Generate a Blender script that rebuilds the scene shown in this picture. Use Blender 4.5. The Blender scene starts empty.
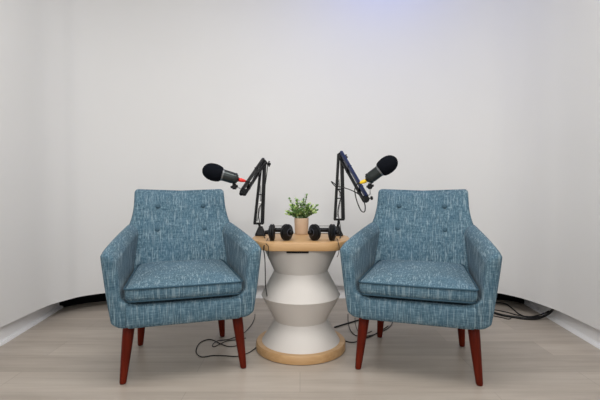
import bpy, bmesh, math, random
from mathutils import Vector, Matrix, noise
random.seed(7)
C = bpy.context.scene.collection
PI = math.pi

# ------------------------------------------------------------ camera, world, lights
EYE = 0.81; FPX = 416.0; TILT = math.atan(13.0 / FPX)
cd = bpy.data.cameras.new('camera'); cam = bpy.data.objects.new('camera', cd); C.objects.link(cam)
cd.sensor_width = 36; cd.lens = FPX / 600 * 36; cd.clip_start = 0.02
cam.location = (0, 0, EYE); cam.rotation_euler = (PI / 2 - TILT, 0, 0)
bpy.context.scene.camera = cam

w = bpy.data.worlds.new('world'); bpy.context.scene.world = w; w.use_nodes = True
w.node_tree.nodes['Background'].inputs[0].default_value = (0.93, 0.96, 1.0, 1)
w.node_tree.nodes['Background'].inputs[1].default_value = 0.78

def area(name, loc, target, sx, sy, power, col, spread=180):
    l = bpy.data.lights.new(name, 'AREA'); l.shape = 'RECTANGLE'; l.size = sx; l.size_y = sy
    l.energy = power; l.color = col; l.spread = math.radians(spread)
    o = bpy.data.objects.new(name, l); C.objects.link(o); o.location = loc
    o.rotation_euler = (Vector(target) - Vector(loc)).to_track_quat('-Z', 'Y').to_euler()
    return o
area('front_fill', (0.0, -0.6, 1.7), (0, 3, 1.1), 0.8, 0.6, 2.0, (1.0, 0.975, 0.94))  # added unseen fill behind the camera, power fitted to wall brightness
area('front_narrow_fill', (0.0, -0.8, 1.8), (0, 3, 0.7), 0.6, 0.5, 4.4, (1.0, 0.965, 0.91), 75)  # added unseen narrow fill, brightens the middle of the wall
area('overhead_fill', (0, 0.9, 2.6), (0, 0.9, 0), 1.8, 1.0, 41, (1.0, 0.985, 0.965))  # added unseen fill from above, power fitted to overall brightness
area('blue_accent_light', (0.56, 2.35, 2.6), (0.56, 2.95, 2.3), 0.15, 0.15, 1.9, (0.0, 0.14, 1.0), 160)

vs = bpy.context.scene.view_settings
vs.view_transform = 'Standard'; vs.look = 'None'; vs.gamma = 1; vs.use_curve_mapping = False
vs.exposure = 0.07

# ------------------------------------------------------------ helpers
def at(px, py, y):
    """a world point at depth y that the photo shows at pixel (px, py)"""
    a = (px - 300) / FPX; b = (200 - py) / FPX
    c, s = math.cos(TILT), math.sin(TILT)
    d = Vector((a, c + b * s, b * c - s))
    return Vector((0, 0, EYE)) + d * (y / d.y)
def on_z(px, py, z):
    a = (px - 300) / FPX; b = (200 - py) / FPX
    c, s = math.cos(TILT), math.sin(TILT)
    d = Vector((a, c + b * s, b * c - s))
    return Vector((0, 0, EYE)) + d * ((z - EYE) / d.z)

def tagged(o, label=None, cat=None, group=None, kind=None):
    if label: o['label'] = label
    if cat: o['category'] = cat
    if group: o['group'] = group
    if kind: o['kind'] = kind
    return o
def thing(name, label, cat, loc=(0, 0, 0), rz=0, group=None):
    o = bpy.data.objects.new(name, None); C.objects.link(o); o.empty_display_size = 0.05
    o.location = loc; o.rotation_euler = (0, 0, rz)
    return tagged(o, label, cat, group)
def obj(name, bm, m, parent=None, smooth=True, local=False, sub=0, angle=None):
    """link bm as one mesh object; world coordinates unless local"""
    bmesh.ops.recalc_face_normals(bm, faces=bm.faces)
    me = bpy.data.meshes.new(name); bm.to_mesh(me); bm.free()
    o = bpy.data.objects.new(name, me); C.objects.link(o)
    me.materials.append(m)
    if smooth:
        me.polygons.foreach_set('use_smooth', [True] * len(me.polygons))
        if angle: me.set_sharp_from_angle(angle=math.radians(angle))
    if sub:
        md = o.modifiers.new('subsurf', 'SUBSURF'); md.levels = sub; md.render_levels = sub
    if parent:
        o.parent = parent
        if not local:
            root = parent
            while root.parent: root = root.parent
            mat = Matrix.Translation(root.location) @ root.rotation_euler.to_matrix().to_4x4()
            o.data.transform(mat.inverted())
    return o
def loft(bm, rings, cap=True, closed=True):
    vr = [[bm.verts.new(p) for p in r] for r in rings]
    n = len(vr[0])
    for a, b in zip(vr, vr[1:]):
        for i in range(n if closed else n - 1):
            j = (i + 1) % n
            bm.faces.new((a[i], a[j], b[j], b[i]))
    if cap == 'ngon':
        bm.faces.new(vr[0]); bm.faces.new(vr[-1])
    elif cap and closed:
        for r in (vr[0], vr[-1]):
            c = sum((v.co for v in r), Vector()) / n
            cv = bm.verts.new(c)
            for i in range(n): bm.faces.new((r[i], r[(i + 1) % n], cv))
    return vr
def rpoly(pts, rad, n=5):
    """2-D polygon with rounded corners"""
    out = []; m = len(pts)
    for i in range(m):
        p = Vector(pts[i]); a = Vector(pts[i - 1]) - p; b = Vector(pts[(i + 1) % m]) - p
        r = rad[i] if isinstance(rad, (list, tuple)) else rad
        r = min(r, a.length * .48, b.length * .48)
        p0 = p + a.normalized() * r; p1 = p + b.normalized() * r
        for k in range(n + 1):
            t = k / n
            out.append(((1 - t) ** 2) * p0 + 2 * t * (1 - t) * p + t * t * p1)
    return out
def box(bm, lo, hi, M=None):
    vs_ = [Vector((x, y, z)) for z in (lo[2], hi[2]) for x, y in ((lo[0], lo[1]), (hi[0], lo[1]), (hi[0], hi[1]), (lo[0], hi[1]))]
    if M: vs_ = [M @ v for v in vs_]
    v = [bm.verts.new(p) for p in vs_]
    for f in ((0, 1, 2, 3), (4, 5, 6, 7), (0, 1, 5, 4), (1, 2, 6, 5), (2, 3, 7, 6), (3, 0, 4, 7)):
        bm.faces.new([v[i] for i in f])
def frame(axis, ref=Vector((0, 0, 1))):
    a = Vector(axis).normalized()
    if abs(a.dot(ref)) > .98: ref = Vector((0, 1, 0))
    x = ref.cross(a).normalized(); y = a.cross(x)
    return x, y, a
def tube(bm, pts, r, n=8, cap=True):
    pts = [Vector(p) for p in pts]; rings = []
    x = None
    for i, p in enumerate(pts):
        t = (pts[min(i + 1, len(pts) - 1)] - pts[max(i - 1, 0)]).normalized()
        if x is None: x, y, _ = frame(t)
        else:
            x = (x - t * x.dot(t)).normalized(); y = t.cross(x)
        rr = r[i] if isinstance(r, (list, tuple)) else r
        rings.append([p + (x * math.cos(2 * PI * k / n) + y * math.sin(2 * PI * k / n)) * rr for k in range(n)])
    loft(bm, rings, cap)
def lathe(bm, prof, M=None, n=48, cap=True):
    M = M or Matrix()
    rings = [[M @ Vector((r * math.cos(2 * PI * k / n), r * math.sin(2 * PI * k / n), z)) for k in range(n)] for r, z in prof]
    loft(bm, rings, cap)
def axis_mat(p, axis):
    x, y, a = frame(axis)
    return Matrix.Translation(p) @ Matrix((x, y, a)).transposed().to_4x4()
def bar(bm, p0, p1, wd, th, side):
    """rectangular tube from p0 to p1; wd along side"""
    p0, p1 = Vector(p0), Vector(p1); a = (p1 - p0); L = a.length; a.normalize()
    s = (Vector(side) - a * Vector(side).dot(a)).normalized(); t = a.cross(s)
    sec = rpoly([(-wd / 2, -th / 2), (wd / 2, -th / 2), (wd / 2, th / 2), (-wd / 2, th / 2)], min(wd, th) * .2, 2)
    loft(bm, [[p + s * q.x + t * q.y for q in sec] for p in (p0, p1)])
def smooth_path(pts, k=8):
    P = [Vector(p) for p in pts]; out = []
    for i in range(len(P) - 1):
        a, b, c, d = P[max(i - 1, 0)], P[i], P[i + 1], P[min(i + 2, len(P) - 1)]
        for j in range(k):
            t = j / k
            out.append(.5 * ((2 * b) + (c - a) * t + (2 * a - 5 * b + 4 * c - d) * t * t + (3 * b - a - 3 * c + d) * t ** 3))
    out.append(P[-1]); return out
def B(): return bmesh.new()

# ------------------------------------------------------------ materials
def mat(name, col, rough=.5, metal=0, spec=.5, sheen=0):
    m = bpy.data.materials.new(name); m.use_nodes = True
    b = m.node_tree.nodes['Principled BSDF']
    b.inputs['Base Color'].default_value = (*col, 1); b.inputs['Roughness'].default_value = rough
    b.inputs['Metallic'].default_value = metal; b.inputs['Specular IOR Level'].default_value = spec
    b.inputs['Sheen Weight'].default_value = sheen
    return m
class NT:
    def __init__(s, m): s.t = m.node_tree; s.b = s.t.nodes['Principled BSDF']
    def n(s, k, **kw):
        x = s.t.nodes.new(k)
        for a, v in kw.items(): setattr(x, a, v)
        return x
    def l(s, a, b): s.t.links.new(a, b)
    def coord(s): return s.n('ShaderNodeTexCoord').outputs['Object']
    def noise(s, vec, scale, sc=(1, 1, 1), det=2, rough=.5):
        mp = s.n('ShaderNodeMapping'); mp.inputs['Scale'].default_value = sc; s.l(vec, mp.inputs[0])
        x = s.n('ShaderNodeTexNoise'); x.inputs['Scale'].default_value = scale
        x.inputs['Detail'].default_value = det; x.inputs['Roughness'].default_value = rough
        s.l(mp.outputs[0], x.inputs['Vector']); return x.outputs['Fac']
    def ramp(s, fac, stops, interp='LINEAR'):
        r = s.n('ShaderNodeValToRGB'); r.color_ramp.interpolation = interp
        e = r.color_ramp.elements
        while len(e) < len(stops): e.new(.5)
        for el, (p, c) in zip(e, stops):
            el.position = p; el.color = (*c, 1) if len(c) == 3 else c
        s.l(fac, r.inputs[0]); return r.outputs[0]
    def mix(s, fac, a, b, mode='MIX'):
        x = s.n('ShaderNodeMix', data_type='RGBA', blend_type=mode)
        for k, v in ((0, fac), (6, a), (7, b)):
            if hasattr(v, 'links'): s.l(v, x.inputs[k])
            elif isinstance(v, (int, float)): x.inputs[k].default_value = v
            else: x.inputs[k].default_value = (*v, 1)
        return x.outputs[2]
    def math(s, op, a, b=0.5):
        x = s.n('ShaderNodeMath', operation=op)
        for k, v in ((0, a), (1, b)):
            if hasattr(v, 'links'): s.l(v, x.inputs[k])
            else: x.inputs[k].default_value = v
        return x.outputs[0]
    def bump(s, h, strength, dist=.002):
        x = s.n('ShaderNodeBump'); x.inputs['Strength'].default_value = strength; x.inputs['Distance'].default_value = dist
        s.l(h, x.inputs['Height']); s.l(x.outputs[0], s.b.inputs['Normal'])

def fabric_material():
    m = mat('blue_tweed', (.1, .2, .28), .95, spec=.15, sheen=.06); t = NT(m); co = t.coord()
    warp = t.noise(co, 1, (230, 150, 22), 3, .6)          # long slubs running up the back and along the seat
    weft = t.noise(co, 1, (26, 210, 210), 3, .6)         # cross threads
    fine = t.noise(co, 1, (420, 420, 420), 2, .6)
    slub = t.noise(co, 1, (170, 30, 10), 2, .5)
    wl = t.ramp(warp, [(.30, (.0, .0, .0)), (.72, (1, 1, 1))])
    fl = t.ramp(weft, [(.30, (.1, .1, .1)), (.78, (.85, .85, .85))])
    s = t.math('MULTIPLY', t.math('ADD', t.math('ADD', wl, fl), t.math('MULTIPLY', fine, .6)), .392)
    c = t.ramp(s, [(.20, (.030, .066, .098)), (.44, (.076, .142, .190)), (.60, (.140, .228, .280)), (.82, (.36, .46, .50))])
    sl = t.ramp(slub, [(.54, (0, 0, 0)), (.70, (1, 1, 1))])
    c = t.mix(t.math('MULTIPLY', sl, .40), c, (.45, .56, .60))
    big = t.noise(co, 6, (1, 1, 1), 2)
    c = t.mix(t.ramp(big, [(.4, (0, 0, 0)), (.7, (.22, .22, .22))]), c, (.075, .17, .26))
    t.l(c, t.b.inputs['Base Color']); t.bump(s, .5, .002)
    return m
FAB = fabric_material()
FABB = mat('blue_button', (.065, .12, .16), .95, spec=.1)
FABP = mat('blue_piping', (.045, .09, .125), .95, spec=.1)

def wood(name, c1, c2, rough, sc=(3, 60, 60), spec=.5, coat=0):
    m = mat(name, c1, rough, spec=spec); t = NT(m); co = t.coord()
    n1 = t.noise(co, 1, sc, 4, .6)
    t.l(t.ramp(n1, [(.3, c1), (.7, c2)]), t.b.inputs['Base Color'])
    t.b.inputs['Coat Weight'].default_value = coat; t.b.inputs['Coat Roughness'].default_value = .2
    return m
LEG = wood('mahogany', (.070, .007, .0035), (.175, .018, .006), .4, (50, 50, 5), spec=.10, coat=.05)
OAK = wood('light_oak', (.46, .265, .112), (.57, .36, .178), .42, (4, 45, 45))
POT = wood('tan_pot_clay', (.54, .38, .26), (.60, .44, .31), .75, (30, 30, 30))

def floor_material():
    m = mat('vinyl_plank', (.4, .35, .3), .38, spec=.4); t = NT(m); co = t.coord()
    br = t.n('ShaderNodeTexBrick'); t.l(co, br.inputs['Vector'])
    br.inputs['Scale'].default_value = 1; br.inputs['Brick Width'].default_value = 1.22; br.inputs['Row Height'].default_value = .18
    br.inputs['Mortar Size'].default_value = .0012; br.inputs['Mortar Smooth'].default_value = .3; br.offset = .37
    br.inputs['Color1'].default_value = (.0, .0, .0, 1); br.inputs['Color2'].default_value = (1, 1, 1, 1)
    br.inputs['Mortar'].default_value = (.5, .5, .5, 1)
    g1 = t.noise(co, 1, (1.3, 16, 1), 5, .6); g2 = t.noise(co, 1, (5, 90, 1), 3, .6)
    base = t.ramp(g1, [(.28, (.380, .325, .275)), (.5, (.460, .402, .345)), (.74, (.525, .470, .408))])
    c = t.mix(t.math('MULTIPLY', g2, .30), base, (.33, .285, .24))
    c = t.mix(.10, c, br.outputs['Color'], 'OVERLAY')
    c = t.mix(t.math('MULTIPLY', br.outputs['Fac'], .45), c, (.16, .13, .10))
    t.l(c, t.b.inputs['Base Color'])
    t.l(t.ramp(g2, [(.3, (.30,) * 3), (.7, (.44,) * 3)]), t.b.inputs['Roughness'])
    t.bump(g2, .08, .001)
    return m
FLOOR = floor_material()
def paint(name, c, rough=.8, s=1.2, v=.03):
    m = mat(name, c, rough, spec=.25); t = NT(m); co = t.coord()
    n1 = t.noise(co, s, (1, 1, .6), 3)
    t.l(t.ramp(n1, [(.3, tuple(x * (1 - v) for x in c)), (.7, c)]), t.b.inputs['Base Color'])
    return m
WALL = paint('matte_white_sheet', (.80, .795, .785)); PLAIN = paint('white_wall_paint', (.78, .78, .77))
TRIM = mat('white_gloss_trim', (.90, .90, .91), .3)
BLK = mat('gap_shade_black', (.006, .006, .007), .85, spec=.2)  # near-black that stands in for shade in open gaps
COLM = paint('greige_table_plaster', (.70, .665, .63), .6, 6, .05)
BPL = mat('black_plastic', (.004, .004, .005), .45, spec=.22)
BMT = mat('black_satin_metal', (.007, .007, .008), .42, spec=.25)
BLUEREFL = mat('black_metal_blue_reflection', (.003, .010, .055), .3, spec=.5)  # black tube metal with the blue lamp's reflection put into its colour
FOAM = mat('black_foam', (.006, .007, .010), .95, spec=.05)
_t = NT(FOAM); _t.bump(_t.noise(_t.coord(), 900), .6, .001)
MIC = mat('dark_gunmetal', (.045, .052, .052), .28, metal=.8)
MICR = mat('grey_metal_ring', (.22, .23, .24), .35, metal=.8)
STEEL = mat('steel', (.5, .5, .5), .3, metal=1)
RED = mat('red_boot', (.70, .018, .010), .45); YEL = mat('yellow_boot', (.85, .55, .01), .45)
CAB = mat('black_cable', (.008, .008, .008), .5, spec=.3)
PAD = mat('black_leatherette', (.004, .004, .005), .45, spec=.25)
SILV = mat('earcup_sheen', (.07, .075, .10), .3, metal=.4)

# ------------------------------------------------------------ setting
def plane_obj(name, pts, m, kind='structure'):
    bm = B(); v = [bm.verts.new(p) for p in pts]; bm.faces.new(v)
    return tagged(obj(name, bm, m, smooth=False), kind=kind)
bm = B(); box(bm, (-1.8, -2.6, -.05), (1.8, 3.2, 0)); tagged(obj('floor', bm, FLOOR, smooth=False), kind='structure')
bm = B(); box(bm, (-1.8, -2.6, 2.72), (1.8, 3.2, 2.77)); tagged(obj('ceiling', bm, PLAIN, smooth=False), kind='structure')

def ribbon(bm, path, z0, z1, th, out=1):
    """vertical strip following a floor path, th thick to the outside"""
    P = [Vector((x, y, 0)) for x, y in path]; a, b = [], []
    for i, p in enumerate(P):
        t = (P[min(i + 1, len(P) - 1)] - P[max(i - 1, 0)]).normalized(); nrm = Vector((-t.y, t.x, 0)) * out
        a.append(p); b.append(p + nrm * th)
    rings = [[Vector((p.x, p.y, z0)), Vector((q.x, q.y, z0)), Vector((q.x, q.y, z1)), Vector((p.x, p.y, z1))] for p, q in zip(a, b)]
    loft(bm, rings)
# straight walls behind the curved one
LW = [(-1.55, -2.6), (-1.55, 2.13), (-1.645, 3.04)]
RW = [(1.522, -2.6), (1.522, 2.07), (1.59, 3.04)]
bm = B(); ribbon(bm, LW, 0, 2.72, .1, 1); tagged(obj('wall_left', bm, PLAIN, smooth=False), kind='structure')
bm = B(); ribbon(bm, RW, 0, 2.72, .1, -1); tagged(obj('wall_right', bm, PLAIN, smooth=False), kind='structure')
bm = B(); ribbon(bm, [(-1.65, 3.03), (1.58, 3.03)], 0, 2.72, .1, 1); tagged(obj('wall_back', bm, PLAIN, smooth=False), kind='structure')
def baseboard(name, path, out, h=.135):
    bm = B()
    ribbon(bm, path, 0, h - .03, .013, out)
    for hh, tt in ((.004, .026), (.010, .0245), (.016, .021), (.022, .016)):      # rounded shoe moulding at the foot
        ribbon(bm, path, 0, hh, tt, out)
    P2 = [(x, y) for x, y in path]
    ribbon(bm, P2, h - .03, h - .016, .010, out); ribbon(bm, P2, h - .016, h, .006, out)
    tagged(obj(name, bm, TRIM, smooth=False), kind='structure')
baseboard('baseboard_left', LW, -1); baseboard('baseboard_right', RW, 1)
baseboard('baseboard_back', [(-1.62, 3.03), (1.56, 3.03)], -1)

# curved white wall hung inside the room corners, stopping short of the floor
half_l = [(-1.512, 1.86), (-1.513, 1.98), (-1.515, 2.10), (-1.515, 2.29), (-1.513, 2.42), (-1.500, 2.505), (-1.464, 2.595), (-1.415, 2.685), (-1.295, 2.77)]
half_r = [(1.482, 1.86), (1.483, 1.98), (1.485, 2.08), (1.486, 2.24), (1.480, 2.36), (1.462, 2.46), (1.434, 2.58), (1.388, 2.685), (1.300, 2.785)]
mid = [(-1.12, 2.85), (-.90, 2.91), (-.65, 2.95), (-.35, 2.975), (0, 2.985), (.35, 2.975), (.65, 2.95), (.90, 2.91), (1.13, 2.85)]
path = smooth_path([(x, y, 0) for x, y in half_l + mid + half_r[::-1]], 6)
bm = B(); ribbon(bm, [(p.x, p.y) for p in path], .10, 2.719, .004, 1)
tagged(obj('wall_curved', bm, WALL, smooth=True, angle=40), 'seamless white curved wall behind the two armchairs, its lower edge above the floor', kind='structure')
# added black strips standing in for the shade in the corner gaps under it
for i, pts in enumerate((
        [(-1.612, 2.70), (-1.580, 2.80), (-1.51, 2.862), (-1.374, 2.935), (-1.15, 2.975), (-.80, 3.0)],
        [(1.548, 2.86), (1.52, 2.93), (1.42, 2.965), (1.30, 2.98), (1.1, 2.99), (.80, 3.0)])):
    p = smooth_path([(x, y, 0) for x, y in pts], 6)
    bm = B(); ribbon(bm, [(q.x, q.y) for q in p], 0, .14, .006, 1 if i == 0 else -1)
    tagged(obj('shade_strip_%d' % (i + 1), bm, BLK), kind='structure')

# ------------------------------------------------------------ armchairs
def make_armchair(label):
    t = thing('armchair', label, 'armchair', group='blue tweed armchairs')
    L = dict(parent=t, local=True)
    # seat base: front rail and platform
    bm = B(); rings = []
    def base_ring(z, ins):
        return [Vector((q.x, q.y, z)) for q in rpoly([(-.228 + ins, ins - .0007), (.228 - ins, ins - .0007), (.228 - ins, .60 - ins), (-.228 + ins, .60 - ins)], [.006, .006, .06, .06], 4)]
    for z, ins in ((.252, .022), (.254, .010), (.262, .003), (.272, 0), (.330, 0), (.338, .002), (.344, .008), (.346, .022), (.346, .06)):
        rings.append(base_ring(z, ins))
    loft(bm, rings); obj('seat_base', bm, FAB, **L)
    # arms
    for s in (-1, 1):
        bm = B(); NW, NH, R0 = 14, 30, .022
        def arm_pt(v, a, b, front=False):
            """a across from inside to outside, b from bottom to top"""
            f = max(0, min(1, v / .52))
            zt = .566 + .056 * f ** .7; ot = .316 - .038 * f
            z0 = .254 + .024 * max(0, (a - .55) / .45) ** 2.6
            z1 = zt - .022 * max(0, 2 * a - 1) ** 2.2 - .030 * (1 - a) ** 2 - .020 * (1 - a) ** 7
            z = z0 + (z1 - z0) * b
            g = (z - .254) / (zt - .254)
            O = (.276 - .012 * f) + (ot - .276 + .012 * f) * min(1, g / .9) ** .75
            top_in = ot - .056 - .014 * f
            if z < .345: I = .185
            elif z < .372: I = .185 + (.243 - .185) * math.sin((z - .345) / .027 * PI / 2)
            else: I = .243 - .012 * f + (top_in - .243 + .012 * f) * ((z - .372) / (zt - .372)) ** 1.1
            u = I + (O - I) * a
            if front:
                d = [(1 - a) * (O - I), (1 - b) * (z1 - z0), b * (z1 - z0)]
                if z > .35: d.append(a * (O - I))
                dd = min(d); k = max(0, R0 - dd)
                v = R0 - math.sqrt(max(0, R0 * R0 - k * k))
                v -= .012 * (z - .40) / .15 * (1 - v / R0)       # the arm front leans a touch forward at the top
            return Vector((s * u, v, z))
        A_ = [.5 - .5 * math.cos(PI * i / NW) for i in range(NW + 1)]
        Bs = [.5 - .5 * math.cos(PI * i / NH) for i in range(NH + 1)]
        def loop_():
            L_ = [(i, 0) for i in range(NW)] + [(NW, j) for j in range(NH)] + [(i, NH) for i in range(NW, 0, -1)] + [(0, j) for j in range(NH, 0, -1)]
            return L_
        def cap_grid(v, front):
            V = [[bm.verts.new(arm_pt(v, a, b, front)) for b in Bs] for a in A_]
            for i in range(NW):
                for j in range(NH): bm.faces.new((V[i][j], V[i + 1][j], V[i + 1][j + 1], V[i][j + 1]))
            return [V[i][j] for i, j in loop_()]
        prev = cap_grid(0, True)
        for v in (.05, .10, .16, .22, .28, .34, .40, .46, .52, .56, .60):
            cur = cap_grid(v, False) if v == .60 else [bm.verts.new(arm_pt(v, A_[i], Bs[j])) for i, j in loop_()]
            for k in range(len(cur)): bm.faces.new((prev[k], prev[(k + 1) % len(cur)], cur[(k + 1) % len(cur)], cur[k]))
            prev = cur
        obj('armrest', bm, FAB, **L)
    # backrest: horizontal slices from the platform to the top edge
    bm = B(); rings = []
    N = 26
    def slice_(z, ins=0, dz=0):
        f = (z - .30) / (.806 - .30)
        vf = .425 + .215 * f ** 1.1                      # front face leans back
        th = .150 - .070 * f
        hw = .262 if f < .45 else .262
        g = max(0, min(1, (z - .56) / .236))
        hw = .238 + .050 * (1 - g) ** 3.2 if z > .56 else .288 - .05 * (.56 - z) / .26
        hw -= ins; vf += ins; th -= 2 * ins
        out = []
        def fr(x, v):
            k = 1 - (x / .27) ** 2
            return v + (.022 * k if z < .9 else 0)
        def zz(x): return z + dz - (.028 * (1 - (x / .25) ** 2) * max(0, (f - .6) / .4))
        q = rpoly([(-hw, 0), (hw, 0), (hw, th), (-hw, th)], [.028, .028, .04, .04], 4)
        # resample long edges for the curve
        pts = []
        for i, p in enumerate(q):
            n_ = q[(i + 1) % len(q)]; dd = (n_ - p).length
            k = (12 if i in (4, 14) else 2) if i % 5 == 4 else 1
            for j in range(k): pts.append(p.lerp(n_, j / k))
        for p in pts:
            out.append(Vector((p.x, fr(p.x, vf + p.y), zz(p.x))))
        return out
    for z in (.30, .36, .42, .48, .52, .56, .59, .62, .65, .68, .71, .74, .780): rings.append(slice_(z))
    for a in range(1, 6):
        th = a / 5 * PI / 2
        rings.append(slice_(.780 + .026 * math.sin(th), .024 * (1 - math.cos(th))))
    loft(bm, rings)
    # dimples around the buttons
    BT = [(-.120, .588), (.120, .588), (-.118, .708), (.118, .708)]
    bk = obj('backrest', bm, FAB, sub=1, **L)
    for bx_, bz in BT:
        f = (bz - .30) / .506; vf = .425 + .215 * f ** 1.1 + .022 * (1 - (bx_ / .27) ** 2)
        bm = B(); lathe(bm, [(.0115, -.004), (.012, .0), (.010, .0035), (.005, .0055), (.001, .006)], axis_mat(Vector((bx_, vf - .0005, bz)), Vector((0, -1, .45))), 16)
        o = obj('button', bm, FABB, parent=bk, local=True)
        bm = B(); lathe(bm, [(.0175, 0), (.018, .0012), (.013, .0016), (.012, .0)], axis_mat(Vector((bx_, vf - .0005, bz)), Vector((0, -1, .45))), 16)
    # seat cushion
    bm = B(); rings = []
    def cush(z, ins, crown=0):
        pts = rpoly([(-.232 + ins, -.008 + ins), (.232 - ins, -.008 + ins), (.207 - ins, .50 - ins), (-.207 + ins, .50 - ins)], [.022, .022, .05, .05], 4)
        out = []
        for i, p in enumerate(pts):
            n_ = pts[(i + 1) % len(pts)]; dd = (n_ - p).length
            k = 10 if i % 5 == 4 else 1
            for j in range(k):
                q = p.lerp(n_, j / k)
                belly = .006 * (1 - (q.x / .24) ** 2) * (1 if q.y < .1 else 0)
                out.append(Vector((q.x, q.y - belly, z + crown + .022 * max(0, q.y))))
        return out
    for z, ins in ((.356, .06), (.357, .035), (.359, .012), (.364, .003), (.388, -.001), (.408, .0), (.414, .004), (.417, .010), (.4235, .03), (.431, .06), (.438, .10), (.4425, .14), (.4445, .18)):
        rings.append(cush(z, ins if z > .36 else ins + .012))
    cu = loft(bm, rings); co = obj('seat_cushion', bm, FAB, sub=1, **L)
    for z, ins in ((.4135, -.0005), (.3625, .0075)):
        bm = B(); p = cush(z, ins); p = p + [p[0]]
        tube(bm, p, .0036, 6, False); obj('piping', bm, FABP, parent=co, local=True)
    # legs
    for sx, v0, v1, u0, u1 in ((-1, .115, .100, .222, .250), (1, .115, .100, .222, .250), (-1, .50, .525, .192, .208), (1, .50, .525, .192, .208)):
        bm = B(); a = Vector((sx * u0, v0, .262)); b = Vector((sx * u1, v1, 0.0))
        n = 20; rings = []
        for f, r in ((0, .0245), (.3, .0225), (.6, .0190), (.85, .0158), (.97, .0140), (1, .0120)):
            c = a.lerp(b, f)
            rings.append([c + Vector((math.cos(2 * PI * k / n) * r, math.sin(2 * PI * k / n) * r, 0)) for k in range(n)])
        loft(bm, rings); obj('leg', bm, LEG, **L)
    return t
def copy_tree(o, parent=None):
    c = o.copy(); C.objects.link(c); c.parent = parent
    for ch in o.children: copy_tree(ch, c)
    return c
ch1 = make_armchair('blue tweed armchair left of the round-waisted side table, angled to the right')
ch2 = copy_tree(ch1)
ch2['label'] = 'blue tweed armchair right of the round-waisted side table, angled to the left'
ch1.location = (-.462, 1.671, 0); ch1.rotation_euler = (0, 0, math.radians(17.5))
ch2.location = (.466, 1.660, 0); ch2.rotation_euler = (0, 0, math.radians(-18.0))

# ------------------------------------------------------------ side table
TX, TY = .004, 2.085; ZT = .557
t = thing('side_table', 'grey hourglass side table with a light wood top between the armchairs', 'side table', (TX, TY, 0))
bm = B(); lathe(bm, [(.219, 0), (.225, .004), (.225, .036), (.221, .041)], n=72); obj('base_disc', bm, OAK, t, local=True, angle=40)
def seg(a, b, k=5): return [(a[0] + (b[0] - a[0]) * i / k, a[1] + (b[1] - a[1]) * i / k) for i in range(k)]
bm = B(); lathe(bm, seg((.196, .041), (.131, .147)) + seg((.131, .147), (.198, .272), 6) + seg((.198, .272), (.134, .392), 6) + seg((.134, .392), (.190, .516)) + [(.190, .516)], n=72)
obj('pedestal', bm, COLM, t, local=True, angle=12)
bm = B(); oc = [(-.163, -.205), (.163, -.205), (.243, -.085), (.243, .085), (.163, .205), (-.163, .205), (-.243, .085), (-.243, -.085)]
rings = []
for z, ins in ((.517, .006), (.519, .001), (.523, 0), (.551, 0), (.5555, .0015), (.557, .005)):
    rings.append([Vector((p.x * (1 - ins / .23), p.y * (1 - ins / .2), z)) for p in rpoly(oc, .050, 5)])
loft(bm, rings); obj('tabletop', bm, OAK, t, local=True, angle=40)
bm = B(); box(bm, (-.066, -.196, .508), (.036, -.165, .5165)); obj('slot', bm, BLK, t, smooth=False, local=True)['label'] = 'dark slot under the front edge'

# ------------------------------------------------------------ plant
pc = Vector((.008, 2.235, ZT))
t = thing('potted_plant', 'small leafy green plant in a tan pot on the side table', 'plant', pc)
bm = B(); lathe(bm, [(.034, 0), (.0355, .003), (.0385, .080), (.0388, .086), (.036, .087), (.038, .080)], n=32); obj('pot', bm, POT, t, local=True)
bm = B(); lathe(bm, [(.036, .072), (.036, .078), (.02, .081), (.002, .082)], n=24); obj('soil', bm, mat('dark_soil', (.03, .02, .015), .95), t, local=True)
leafm = mat('leaf_green', (.16, .30, .07), .5); nt = NT(leafm)
rnd = nt.n('ShaderNodeObjectInfo'); geo = nt.n('ShaderNodeNewGeometry')
nt.l(nt.ramp(geo.outputs['Random Per Island'], [(0, (.05, .13, .035)), (.3, (.14, .28, .07)), (.6, (.30, .46, .12)), (.82, (.50, .62, .24)), (1, (.50, .62, .46))]), nt.b.inputs['Base Color'])
nt.b.inputs['Subsurface Weight'].default_value = 0
bml = B(); bms = B()
def leaf(bm, p, d, up, L, W):
    d = d.normalized(); s = d.cross(up).normalized(); n = s.cross(d)
    prof = [(0, .12), (.25, .75), (.5, 1), (.78, .7), (1, .05)]
    rows = []
    for f, wd in prof:
        c = p + d * (L * f) + n * (L * .18 * math.sin(f * PI) - L * .12 * f)
        rows.append([bm.verts.new(c - s * W * wd * .5 + n * W * .12 * wd), bm.verts.new(c), bm.verts.new(c + s * W * wd * .5 + n * W * .12 * wd)])
    for a, b in zip(rows, rows[1:]):
        for i in (0, 1): bm.faces.new((a[i], a[i + 1], b[i + 1], b[i]))
ends = []
while len(ends) < 85:
    q = Vector((random.uniform(-1, 1), random.uniform(-1, 1), random.uniform(-1, 1)))
    if .45 < q.length < 1: ends.append(Vector((q.x * .076 - .001, q.y * .06, .135 + q.z * .05 - .012 * abs(q.x))))
ends += [Vector((.028, 0, .205)), Vector((.024, .01, .19)), Vector((-.062, 0, .185)), Vector((-.055, .01, .17)), Vector((.082, 0, .15)), Vector((-.078, 0, .105)), Vector((.08, 0, .125)), Vector((-.03, 0, .185))]
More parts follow.
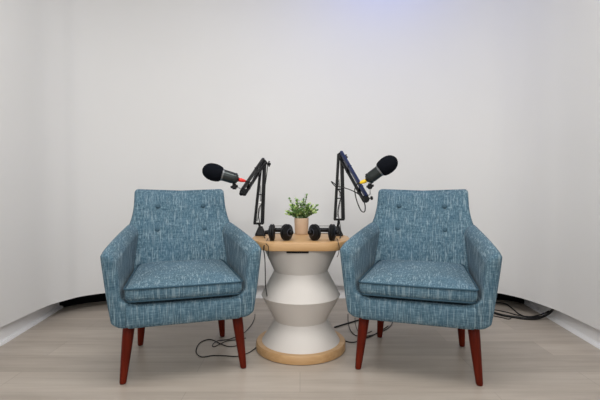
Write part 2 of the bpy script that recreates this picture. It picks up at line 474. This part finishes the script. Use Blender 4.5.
for e in ends:
    b0 = Vector((e.x * .25, e.y * .25, .078)); dr = (e - b0).normalized()
    pts = smooth_path([b0, b0.lerp(e, .5) + Vector((0, 0, .008)), e], 4)
    tube(bms, pts, .0010, 5)
    for k in range(2, len(pts)):
        for m in range(3 if k > 4 else 2):
            aa = random.uniform(0, 2 * PI)
            d = (Vector((math.cos(aa), math.sin(aa), random.uniform(-.3, .9))) + dr * .4)
            leaf(bml, pts[k], d, Vector((0, 0, 1)) + Vector((random.uniform(-.6, .6), random.uniform(-.6, .6), 0)), random.uniform(.010, .0155), random.uniform(.0075, .011))
    leaf(bml, pts[-1], dr, Vector((0.2, -1, .3)), .015, .010)
obj('stems', bms, mat('stem_green', (.10, .17, .05), .6), t, local=True)
obj('foliage', bml, leafm, t, local=True)

# ------------------------------------------------------------ boom arms and microphones
def boom(side, label, base, low, elbow, tip, low_gap, upper_mat, cable_side):
    """side -1: reaches left, 1: reaches right"""
    t = thing('microphone_boom_arm', label, 'boom arm', base)
    base, low, elbow, tip = map(Vector, (base, low, elbow, tip))
    X = Vector((1, 0, 0)); Yv = Vector((0, 1, 0))
    # desk base: tapering block with screw post
    bm = B(); rings = []
    for z, hx, hy in ((0, .026, .026), (.006, .027, .027), (.010, .026, .026), (.040, .013, .014), (.048, .010, .011)):
        rings.append([base + Vector((q.x, q.y, z)) for q in rpoly([(-hx, -hy), (hx, -hy), (hx, hy), (-hx, hy)], hx * .3, 3)])
    loft(bm, rings); obj('base', bm, BPL, t, angle=40)
    bm = B(); tube(bm, [base + Vector((0, 0, .04)), low + Vector((0, 0, .004))], .006, 12); obj('swivel_post', bm, BMT, t)
    # lower section: two parallel square tubes with cross plates
    g = X * low_gap / 2
    a0, a1 = low - g, elbow - X * .011
    b0, b1 = low + g, elbow + X * .006
    for p, q, wd in ((a0, a1, .0145), (b0, b1, .019)):
        bm = B(); bar(bm, p, q + (q - p).normalized() * .006, wd, .013, X); obj('lower_tube', bm, BMT, t, angle=40)
    bm = B(); bar(bm, low - g * 1.25, low + g * 1.25, .010, .020, Vector((0, 0, 1))); obj('lower_bracket', bm, BPL, t, angle=40)
    for f in (.33, .47):
        p, q = a0.lerp(a1, f), b0.lerp(b1, f)
        bm = B(); bar(bm, p, q, .006, .007, Vector((0, 0, 1))); obj('cross_plate', bm, STEEL if f < .4 and side < 0 else BMT, t, angle=40)
    # springs between the tubes
    def spring(p, q, name='spring'):
        ax = (q - p); x, y, z = frame(ax); L = ax.length; pts = []
        turns = int(L / .005)
        for i in range(turns * 7 + 1):
            f = i / (turns * 7); an = i / 7 * 2 * PI
            pts.append(p + ax * f + (x * math.cos(an) + y * math.sin(an)) * .0042)
        bm = B(); tube(bm, pts, .0010, 4); obj(name, bm, BMT, t)
    spring(a0.lerp(a1, .04) + X * .010, b0.lerp(b1, .30) - X * .013)
    spring(b0.lerp(b1, .36) - X * .013, a0.lerp(a1, .62) + X * .008)
    # upper section
    d = (tip - elbow).normalized(); s = Vector((0, 0, 1)) - d * d.z; s.normalize()
    off = s * .0155
    for k, (wd, m) in enumerate(((.0125 if side < 0 else .017, upper_mat), (.0105, BMT))):
        o_ = off * (1 if k == 0 else -1)
        bm = B(); bar(bm, elbow + o_ - d * .004, tip + o_, wd, .014, s); obj('upper_tube', bm, m, t, angle=40)
    spring(elbow + d * .05, elbow + d * .15)
    for f in (.35, .8):
        c = elbow.lerp(tip, f)
        bm = B(); bar(bm, c - off * 1.3, c + off * 1.5, .006, .018, d); obj('cross_plate', bm, BPL, t, angle=40)
    # elbow: side plates, pivot bolts, tightening knob
    bm = B()
    for yy in (-.010, .010):
        lathe(bm, [(.017, -.0015), (.018, 0), (.017, .0015)], axis_mat(elbow + Yv * yy + Vector((0, 0, -.004)), Yv), 20)
    obj('elbow_joint', bm, BPL, t, angle=40)
    kp = elbow + Vector((.026 if side < 0 else .024, -.006, -.010 if side < 0 else -.012))
    bm = B(); tube(bm, [elbow + Vector((0, 0, -.008)), kp], .003, 8); lathe(bm, [(.004, -.002), (.0085, 0), (.009, .008), (.006, .011)], axis_mat(kp, kp - elbow), 12)
    for k in (-1, 1): bar(bm, kp, kp + Vector((.004, 0, k * .015)), .007, .006, X)
    obj('elbow_knob', bm, BPL, t)
    # tip joint with knob
    bm = B()
    for yy in (-.009, .009):
        lathe(bm, [(.016, -.0015), (.017, 0), (.016, .0015)], axis_mat(tip + Yv * yy, Yv), 20)
    lathe(bm, [(.008, -.014), (.008, .014)], axis_mat(tip, Yv), 16)
    obj('tip_joint', bm, BPL, t, angle=40)
    kp = tip + (Vector((.022, -.010, .004)) if side > 0 else Vector((-.006, -.018, -.006)))
    bm = B(); tube(bm, [tip, kp], .003, 8); lathe(bm, [(.004, -.001), (.009, .001), (.009, .008), (.005, .010)], axis_mat(kp, kp - tip), 10)
    obj('tip_knob', bm, BPL, t)
    return t, tip
def microphone(label, foam_c, tail, foam_r, foam_tilt=0):
    foam_c, tail = Vector(foam_c), Vector(tail); ax = (foam_c - tail).normalized(); L = (foam_c - tail).length
    t = thing('microphone', label, 'microphone', tail)
    M = axis_mat(tail, ax)
    rb = .0258
    bm = B(); lathe(bm, [(.012, -.006), (.019, -.004), (.021, 0), (.0255, .002), (.0265, .006), (.0265, .012), (rb - .0015, .013), (rb - .0015, .016), (rb, .017), (rb + .0002, L * .5), (rb, L - .042)], M, 40)
    b_ = obj('body', bm, MIC, t, angle=30)
    bm = B(); lathe(bm, [(rb - .001, L - .047), (rb + .002, L - .046), (rb + .003, L - .036), (rb - .002, L - .034)], M, 40); obj('collar', bm, MICR, t, angle=40)
    # foam windscreen: blunt egg, flat where it meets the collar
    prof = [(foam_r * .60, -1.0), (foam_r * .76, -1.0), (foam_r * .86, -.88), (foam_r * .96, -.55), (foam_r, -.15), (foam_r * .98, .15), (foam_r * .92, .45), (foam_r * .80, .72), (foam_r * .62, .96), (foam_r * .37, 1.13), (foam_r * .10, 1.21), (.0005, 1.215)]
    bm = B(); lathe(bm, [(r, L + z * foam_r) for r, z in prof], M, 40); obj('foam_windscreen', bm, FOAM, t, angle=60)
    bm = B(); lathe(bm, [(.011, -.009), (.011, -.003)], M, 20); obj('connector_socket', bm, BPL, t)
    return t, ax
# left
DB = 2.15
basel = on_z(260.5, 235.5, ZT); basel.z = ZT
lowl = at(258.5, 223.5, basel.y); elbl = at(263.5, 162, basel.y - .005); tipl = at(243.5, 192, 1.90)
boom(-1, 'black boom arm at the left of the table, reaching over the left armchair', basel, lowl, elbl, tipl, .040, BMT, -1)
fl, tl = at(213.0, 172.0, 1.86), at(236.5, 179.0, 1.885)
ml, axl = microphone('black foam covered microphone on the left boom arm, pointing left', fl, tl, .0395)
# right
baser = on_z(337.5, 235.5, ZT); baser.z = ZT
lowr = at(339.0, 219.5, baser.y); elbr = at(340.6, 155, baser.y - .005); tipr = at(365.5, 199, 1.90)
boom(1, 'black boom arm at the right of the table, reaching over the right armchair', baser, lowr, elbr, tipr, .043, BLUEREFL, 1)
fr_, tr = at(387.6, 164.8, 1.86), at(368.2, 179.3, 1.885)
mr, axr = microphone('black foam covered microphone on the right boom arm, pointing right', fr_, tr, .0395)
# mounts carrying each microphone (part of the arm)
arms = [o for o in C.objects if o.name.startswith('microphone_boom_arm')]
def mount(arm, tip, tail, ax, pts_mid):
    c = Vector(tail) + ax * .010 + Vector((0, 0, -.034))
    bm = B(); tube(bm, [Vector(tip), Vector(tip) + Vector((0, 0, .006)), Vector(pts_mid), c], .0028, 8)
    obj('mount_rod', bm, STEEL, arm)
    bm = B(); bar(bm, c + Vector((0, 0, -.016)), c + Vector((0, 0, .010)), .016, .016, Vector((1, 0, 0)))
    lathe(bm, [(.009, -.013), (.0115, -.010), (.0115, .010), (.009, .013)], axis_mat(c + Vector((0, 0, -.004)), Vector((0, 1, 0))), 16)
    tube(bm, [c + Vector((-.016, -.004, -.006)), c + Vector((.016, -.004, 0))], .0055, 10)
    obj('mount_clamp', bm, BPL, arm, angle=40)
mount(arms[0], tipl, tl, axl, at(239.5, 188, 1.89))
mount(arms[1], tipr, tr, axr, at(370.2, 194, 1.89))

# microphone cables
def plug(parent, p, d, m, label):
    bm = B(); M = axis_mat(p, d)
    lathe(bm, [(.0085, 0), (.0088, .006), (.0095, .010), (.0080, .020), (.0055, .028), (.004, .032)], M, 18)
    o = obj('plug', bm, m, parent); o['label'] = label
    bm = B(); lathe(bm, [(.0042, .030), (.0032, .046), (.002, .048)], M, 12); obj('strain_relief', bm, CAB, o)
tl_end = tl - axl * .010
c1 = thing('microphone_cable', 'black microphone cable with a red plug along the left boom arm', 'cable', tl_end)
plug(c1, tl_end, (at(249, 181.8, 1.90) - tl_end), RED, 'red plug boot')
bm = B(); tube(bm, smooth_path([at(247.5, 181.6, 1.897), at(252, 182.5, 1.92), at(253.5, 178, 1.96), at(259, 170, 2.04), at(266.5, 162, 2.12), at(267, 172, 2.125), at(262.5, 200, 2.125), at(258.5, 210, 2.122), at(259.5, 222, 2.118), at(262, 231, 2.112), at(265.5, 240.5, 2.02), at(264, 246, 1.885), at(263.8, 250, 1.872), at(264.8, 258, 1.91), at(265.3, 272, 1.885), at(265.5, 285, 1.885), at(267, 296, 1.94)], 6), .0026, 6)
obj('cord', bm, CAB, c1)
tr_end = tr - axr * .010
c2 = thing('microphone_cable', 'black microphone cable with a yellow plug looping below the right boom arm', 'cable', tr_end)
plug(c2, tr_end, (at(357, 184, 1.89) - tr_end), YEL, 'yellow plug boot')
bm = B(); tube(bm, smooth_path([at(359.5, 182.6, 1.89), at(356.5, 184.5, 1.895), at(354.8, 190, 1.90), at(356.5, 200, 1.90), at(361, 210.5, 1.88), at(364.6, 211.5, 1.87), at(365, 205, 1.87), at(362, 197.5, 1.88), at(356, 192.5, 1.93), at(347, 188.6, 2.02), at(338, 186, 2.10), at(331.6, 181.6, 2.13), at(333, 184, 2.14), at(338.5, 190, 2.14), at(341.0, 196, 2.14), at(338.0, 210, 2.14), at(339.6, 222, 2.13), at(341, 234, 2.11), at(340, 238, 2.03)], 6), .0026, 6)
obj('cord', bm, CAB, c2)

# ------------------------------------------------------------ headphones
def headphones(label, ca, ta, cb, tb, r, cable_pts):
    """two ear cups standing on the table, wire bows and strap looping away behind them"""
    ca, cb = Vector(ca), Vector(cb); mid_ = (ca + cb) / 2
    t = thing('headphones', label, 'headphones', (mid_.x, mid_.y, ZT))
    for c, out in ((ca, Vector(ta)), (cb, Vector(tb))):
        out = out.normalized(); M = axis_mat(c, out)
        bm = B(); lathe(bm, [(r * .55, -.004), (r * .93, -.003), (r * .98, 0), (r * .98, .005), (r * .80, .009), (r * .55, .012), (r * .48, .014), (r * .15, .015)], M, 32)
        cup = obj('ear_cup', bm, BPL, t, angle=35)
        bm = B(); lathe(bm, [(r * .62, -.013), (r * .80, -.015), (r * .97, -.012), (r, -.008), (r * .95, -.003), (r * .6, -.003)], M, 32); obj('ear_pad', bm, PAD, t)
        bm = B(); lathe(bm, [(r * .52, .0115), (r * .44, .0150), (r * .38, .0150), (r * .36, .0125)], M, 24, cap=False); obj('badge_ring', bm, SILV, cup)
        bm = B(); tube(bm, [c + out * .012, c + out * .031], [.011, .009], 12); obj('pivot_housing', bm, BPL, t)
    # bows
    for dz in (.019, -.019):
        a, b = ca + Vector((0, .008, dz)), cb + Vector((0, .008, dz))
        a += Vector(ta).normalized() * .004; b += Vector(tb).normalized() * .004
        bm = B(); pts = smooth_path([a, a + Vector((-.012, .05, 0)), (a + b) / 2 + Vector((-.045, .105, 0)), (a + b) / 2 + Vector((.045, .105, 0)), b + Vector((.012, .05, 0)), b], 8)
        tube(bm, pts, .0016, 6); obj('wire_bow', bm, BMT, t)
        bm = B(); tube(bm, [a, b], .0012, 6); 
        bm.free()
    bm = B(); a, b = ca + Vector((.0, .02, 0)), cb + Vector((0, .02, 0))
    pts = smooth_path([a, a + Vector((-.006, .04, 0)), (a + b) / 2 + Vector((-.03, .085, 0)), (a + b) / 2 + Vector((.03, .085, 0)), b + Vector((.006, .04, 0)), b], 8)
    rings = []
    for i, p in enumerate(pts):
        tg = (pts[min(i + 1, len(pts) - 1)] - pts[max(i - 1, 0)]).normalized(); n = Vector((-tg.y, tg.x, 0))
        rings.append([p + n * x + Vector((0, 0, z)) for x, z in ((-.002, -.011), (.002, -.011), (.002, .011), (-.002, .011))])
    loft(bm, rings); obj('headband', bm, PAD, t)
    bm = B(); tube(bm, smooth_path(cable_pts, 6), .0015, 6); obj('cord', bm, CAB, t)
    return t
R_ = .0395; zc = ZT + R_
headphones('black wired headphones lying on the left half of the tabletop',
           (-.134, 1.955, zc), (-1, .02, 0), (-.060, 1.955, zc), (.80, -.60, 0), R_,
           [Vector((-.150, 1.945, ZT + .012)), at(267, 240, 1.97), at(266, 243.5, 1.885), at(268.2, 246, 1.872), at(268.5, 251, 1.872), at(268.0, 256, 1.885)])
headphones('black wired headphones lying on the right half of the tabletop',
           (.066, 1.955, zc), (-.82, -.57, 0), (.155, 1.955, zc), (1, -.36, 0), R_,
           [Vector((.172, 1.945, ZT + .014)), Vector((.176, 1.93, ZT + .004)), at(338.5, 243.6, 1.885), at(339.2, 247, 1.872), at(338.6, 253, 1.872), at(337.3, 257, 1.885)])

# ------------------------------------------------------------ cables on the floor
def floor_cable(label, px, r=.003, lift=None, group=None):
    bm = B(); pts = []
    for i, (x, y) in enumerate(px):
        pts.append(on_z(x, y, r + (lift[i] if lift else 0)))
    tube(bm, smooth_path(pts, 6), r, 6)
    for v in bm.verts: pass
    o = obj('cable', bm, CAB); tagged(o, label, 'cable', group); return o
floor_cable('thin black cable in a wide loop on the floor from the table base', [(258, 346), (253, 350), (248, 353), (238, 356.3), (225, 355.8), (213, 355.5), (203, 357), (198, 355), (196, 351), (198, 345), (202, 341.5), (208.5, 339.4), (214, 340.5), (221, 344), (229, 346.5), (238, 345.5), (243, 343)], .0025)
floor_cable('thin black cable curling behind the right legs of the left armchair', [(255, 314), (254.5, 318), (252, 324), (247, 330), (242, 334.5), (235.5, 337), (228, 339.5), (219, 340.5), (214, 343), (212.5, 346), (215, 346.5), (221, 343.5), (228, 340.6), (238, 339.5), (246, 338)], .0022)
floor_cable('thicker black cable on the floor right of the table base', [(334.5, 327.3), (342, 325), (350, 322.6), (359, 320), (370, 317), (385, 314)], .0045)
floor_cable('thin black cable looping beside the front leg of the right armchair', [(348, 314), (348, 320), (349.5, 328), (353, 333.5), (358, 336), (367, 336), (377, 333.5), (385, 330), (391, 325.5), (393, 320)], .0025)
floor_cable('thin black cable crossing behind the front leg of the right armchair', [(344, 340.5), (349, 342), (355, 342), (362, 339.5), (370, 336.5), (379, 332), (388, 326)], .0028)
floor_cable('small cable loop under the left edge of the right armchair', [(355, 318), (355.5, 324), (358, 331), (364, 334), (372, 331)], .002)
# bundle at the right wall
BG = None
floor_cable('thick black cable bending up to the right baseboard', [(484, 309), (492, 312), (502, 315), (514, 317), (526, 318.6), (537, 318.4), (546, 315.0), (551, 311.5), (554, 308)], .0075, [0, 0, 0, 0, 0, .003, .022, .050, .085])
floor_cable('thin black cable arching highest from behind the right armchair to the right wall bundle', [(484, 305), (492, 303.2), (500, 302.7), (507, 304.5), (513, 309), (519, 314), (528, 317), (540, 316.5)], .004, [0, 0, 0, 0, 0, 0, .010, .016])
floor_cable('thin black cable running just behind the thick cable by the right wall', [(484, 308), (496, 310), (508, 312.5), (518, 315.2), (530, 316.5), (541, 314.5), (549, 311)], .0035, [0, 0, 0, .003, .011, .02, .04])
floor_cable('short black cable with a small end lying in front of the right wall bundle', [(484, 313.5), (494, 316), (502, 317.6), (508, 319), (511, 318.4)], .003)
